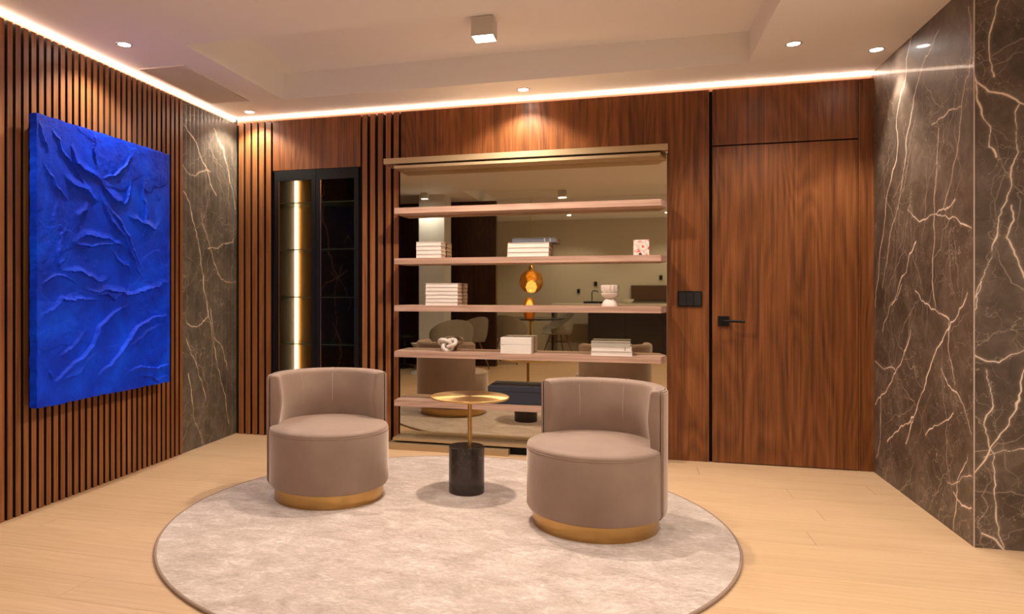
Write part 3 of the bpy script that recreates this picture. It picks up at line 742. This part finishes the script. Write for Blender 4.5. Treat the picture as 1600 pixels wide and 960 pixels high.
# ================================================================== side table
TO = .02
t = thing('side_table', 'round brass topped side table on a dark marble cylinder between the armchairs', 'side table', (-.965, 4.20, RZ))
obj('marble_base', lathe([(0,0),(.103,0),(.106,.003),(.106,.273),(.103,.276),(0,.276)], 72), 'tablemarble', t, True)
obj('pole', lathe([(0,.276),(.0125,.276),(.0125,.562),(0,.562)], 24), 'brass_base', t, True, loc=(TO,0,0))
obj('tabletop', lathe([(0,.561),(.228,.561),(.234,.564),(.236,.568),(.235,.573),(.232,.5745),(0,.5745)], 120), 'brass_top', t, True, loc=(TO,0,0))

# ================================================================== furniture behind the camera, seen in the bronze mirror
def shell_chair(label, x, y, face, group='shell chairs at the dining table'):
    t = thing('shell_chair', label, 'chair', (x, y, 0), face, group)     # faces local +x
    bm = bmesh.new(); n, mm = 24, 10; R_ = []
    for i in range(n+1):                       # profile around the back: a bucket open to the front
        a = -PI*.80 + 2*PI*.80*i/n; ring = []
        rise = .10 + .30*(.5-.5*math.cos(PI*max(0, 1-abs(a)/(PI*.80))))**.8
        for j in range(mm+1):
            s = j/mm; rr = .05+.235*math.sin(s*PI/2)**.8; z = .43+rise*max(0,(s-.45)/.55)**1.6
            ring.append(bm.verts.new((-rr*math.cos(a)*1.0, rr*math.sin(a)*1.12, z)))
        R_.append(ring)
    for A, B in zip(R_, R_[1:]):
        for j in range(mm): bm.faces.new((A[j], A[j+1], B[j+1], B[j]))
    geom = bmesh.ops.solidify(bm, geom=list(bm.faces), thickness=.012)
    bm_box(bm, -.16, .24, -.2, .2, .428, .44, .004)
    obj('seat_shell', bm, 'shell', t, True)
    for sx in (-1,1):
        for sy in (-1,1): obj('leg', tube([(sx*.10, sy*.12, .43), (sx*.22, sy*.23, 0)], lambda q: .014-.004*q, 8), 'legwood', t, True)
    obj('seat_brace', tube([(-.15,-.17,.28),(.15,.17,.28)], .005, 6, bm=tube([(-.15,.17,.28),(.15,-.17,.28)], .005, 6)), 'black', t)
shell_chair('pale shell chair with wooden legs, rightmost at the dining table in the mirror', -1.36, -2.70, math.radians(150))
shell_chair('pale shell chair seen from behind left of the pendant in the mirror', -2.05, -1.25, math.radians(-80))
shell_chair('pale shell chair reflected behind the white knot', -2.50, -.20, math.radians(215))
shell_chair('pale shell chair reflected left of the white knot', -2.50, .95, math.radians(240))
t = thing('dining_table', 'round dark dining table under the amber pendant in the mirror', 'table', (-1.78, -2.1, 0))
obj('tabletop', lathe([(0,.715),(.56,.715),(.6,.73),(.6,.745),(0,.745)], 64), 'stone_dark', t, True)
obj('pedestal', lathe([(0,0),(.28,0),(.27,.012),(.06,.04),(.035,.12),(.035,.68),(.09,.715),(0,.715)], 32), 'gold', t, True)
t = thing('pendant_lamp', 'amber glass globe pendant glowing above the dining table in the mirror', 'pendant lamp', (-1.78, -2.1, 0))
obj('globe', lathe([(.05,1.615),(.12,1.585),(.18,1.53),(.212,1.46),(.22,1.40),(.212,1.34),(.18,1.27),(.12,1.215),(.07,1.195)], 48), 'amber', t, True)
obj('socket', lathe([(0,1.70),(.03,1.70),(.05,1.66),(.052,1.60),(0,1.60)], 24), 'gold', t, True)
obj('bulb', lathe([(0,1.42),(.05,1.39),(.07,1.33),(.05,1.27),(0,1.24)], 24), 'bulb', t, True)
obj('cord', tube([(0,0,1.70),(0,0,H+.2)], .005, 8), 'gold', t)
t = thing('hurricane_lamp', 'small amber glass candle lamp on the dining table under the pendant', 'lamp', (-1.80, -2.0, .745))
obj('glass', lathe([(0,0),(.08,0),(.10,.08),(.11,.2),(.09,.30),(.06,.36)], 32), 'amber', t, True)
obj('candle', lathe([(0,.14),(.03,.14),(.045,.2),(.03,.28),(0,.33)], 16), 'bulb', t, True)
t = thing('round_low_table', 'dark low round table at the left edge of the mirror', 'table', (-3.55, -.10, 0))
obj('tabletop', lathe([(0,.50),(.33,.50),(.33,.53),(0,.53)], 40), 'stone_dark', t, True)
obj('pedestal', lathe([(0,0),(.17,0),(.16,.015),(.03,.05),(.03,.50),(0,.50)], 32), 'stone_dark', t, True)
t = thing('tulip_stool', 'pale flared pedestal stool beside the column in the mirror', 'stool', (-3.02, .62, 0))
obj('pedestal', lathe([(0,0),(.20,0),(.195,.015),(.09,.06),(.05,.16),(.06,.32),(.16,.42),(.18,.45),(0,.45)], 40), 'column', t, True)
t = thing('kitchen_island', 'dark kitchen counter with a pale worktop in the mirror', 'kitchen counter', (.3, -3.6, 0))
obj('cabinet_body', box(-1.15, 1.6, -.32, .30, 0, .94), 'stone_dark', t)
obj('worktop', box(-1.85, 1.65, -.36, .34, .945, .985, .003), 'counterwhite', t)
obj('end_panel', box(-1.85, -1.80, -.32, .30, 0, .944), 'stone_dark', t)
for k in range(4): obj('drawer_front', box(-1.13+k*.68, -1.13+k*.68+.67, .301, .32, .08, .93, .002), 'stone_dark', t)
t = thing('kitchen_faucet', 'slim kitchen tap on the pale worktop in the mirror', 'tap', (-.80, -3.75, .985))
obj('spout', tube([(0,0,0),(0,0,.22),(.02,0,.25),(.10,.03,.25),(.12,.04,.22)], .010, 10), 'black', t, True)
obj('sink_rim', box(-.16,.30,-.10,.10,0,.04,.003), 'black', t)
t = thing('wall_screen', 'brown flat panel on the beige wall above the counter in the mirror', 'screen', (.45, -4.15, 1.19))
obj('panel', box(-.50,.45,0,.05,-.155,.155,.004), 'tv', t); obj('rear_box', box(-.3,.3,0.051,.056,-.13,.13), 'tv', t)
t = thing('glass_bowl', 'pale bowl on the worktop beside the brown panel in the mirror', 'bowl', (-.12, -3.55, .985))
obj('body', lathe([(0,0),(.06,0),(.11,.05),(.13,.09),(.12,.09),(.09,.045),(0,.02)], 32), 'counterwhite', t, True)
for x, z, l in ((-1.09,1.23,'lowest small dark hook on the beige wall, beside the amber pendant reflection'), (-.75,1.38,'small dark hook on the beige wall above the kitchen tap in the mirror'), (.52,1.50,'small dark hook on the beige wall above the brown panel in the mirror')):
    tag(obj('wall_hook', box(-.03,.03,0,.03,-.045,.045,.006), 'black', loc=(x,-4.15,z)), l, 'hook', 'hooks on the beige wall')
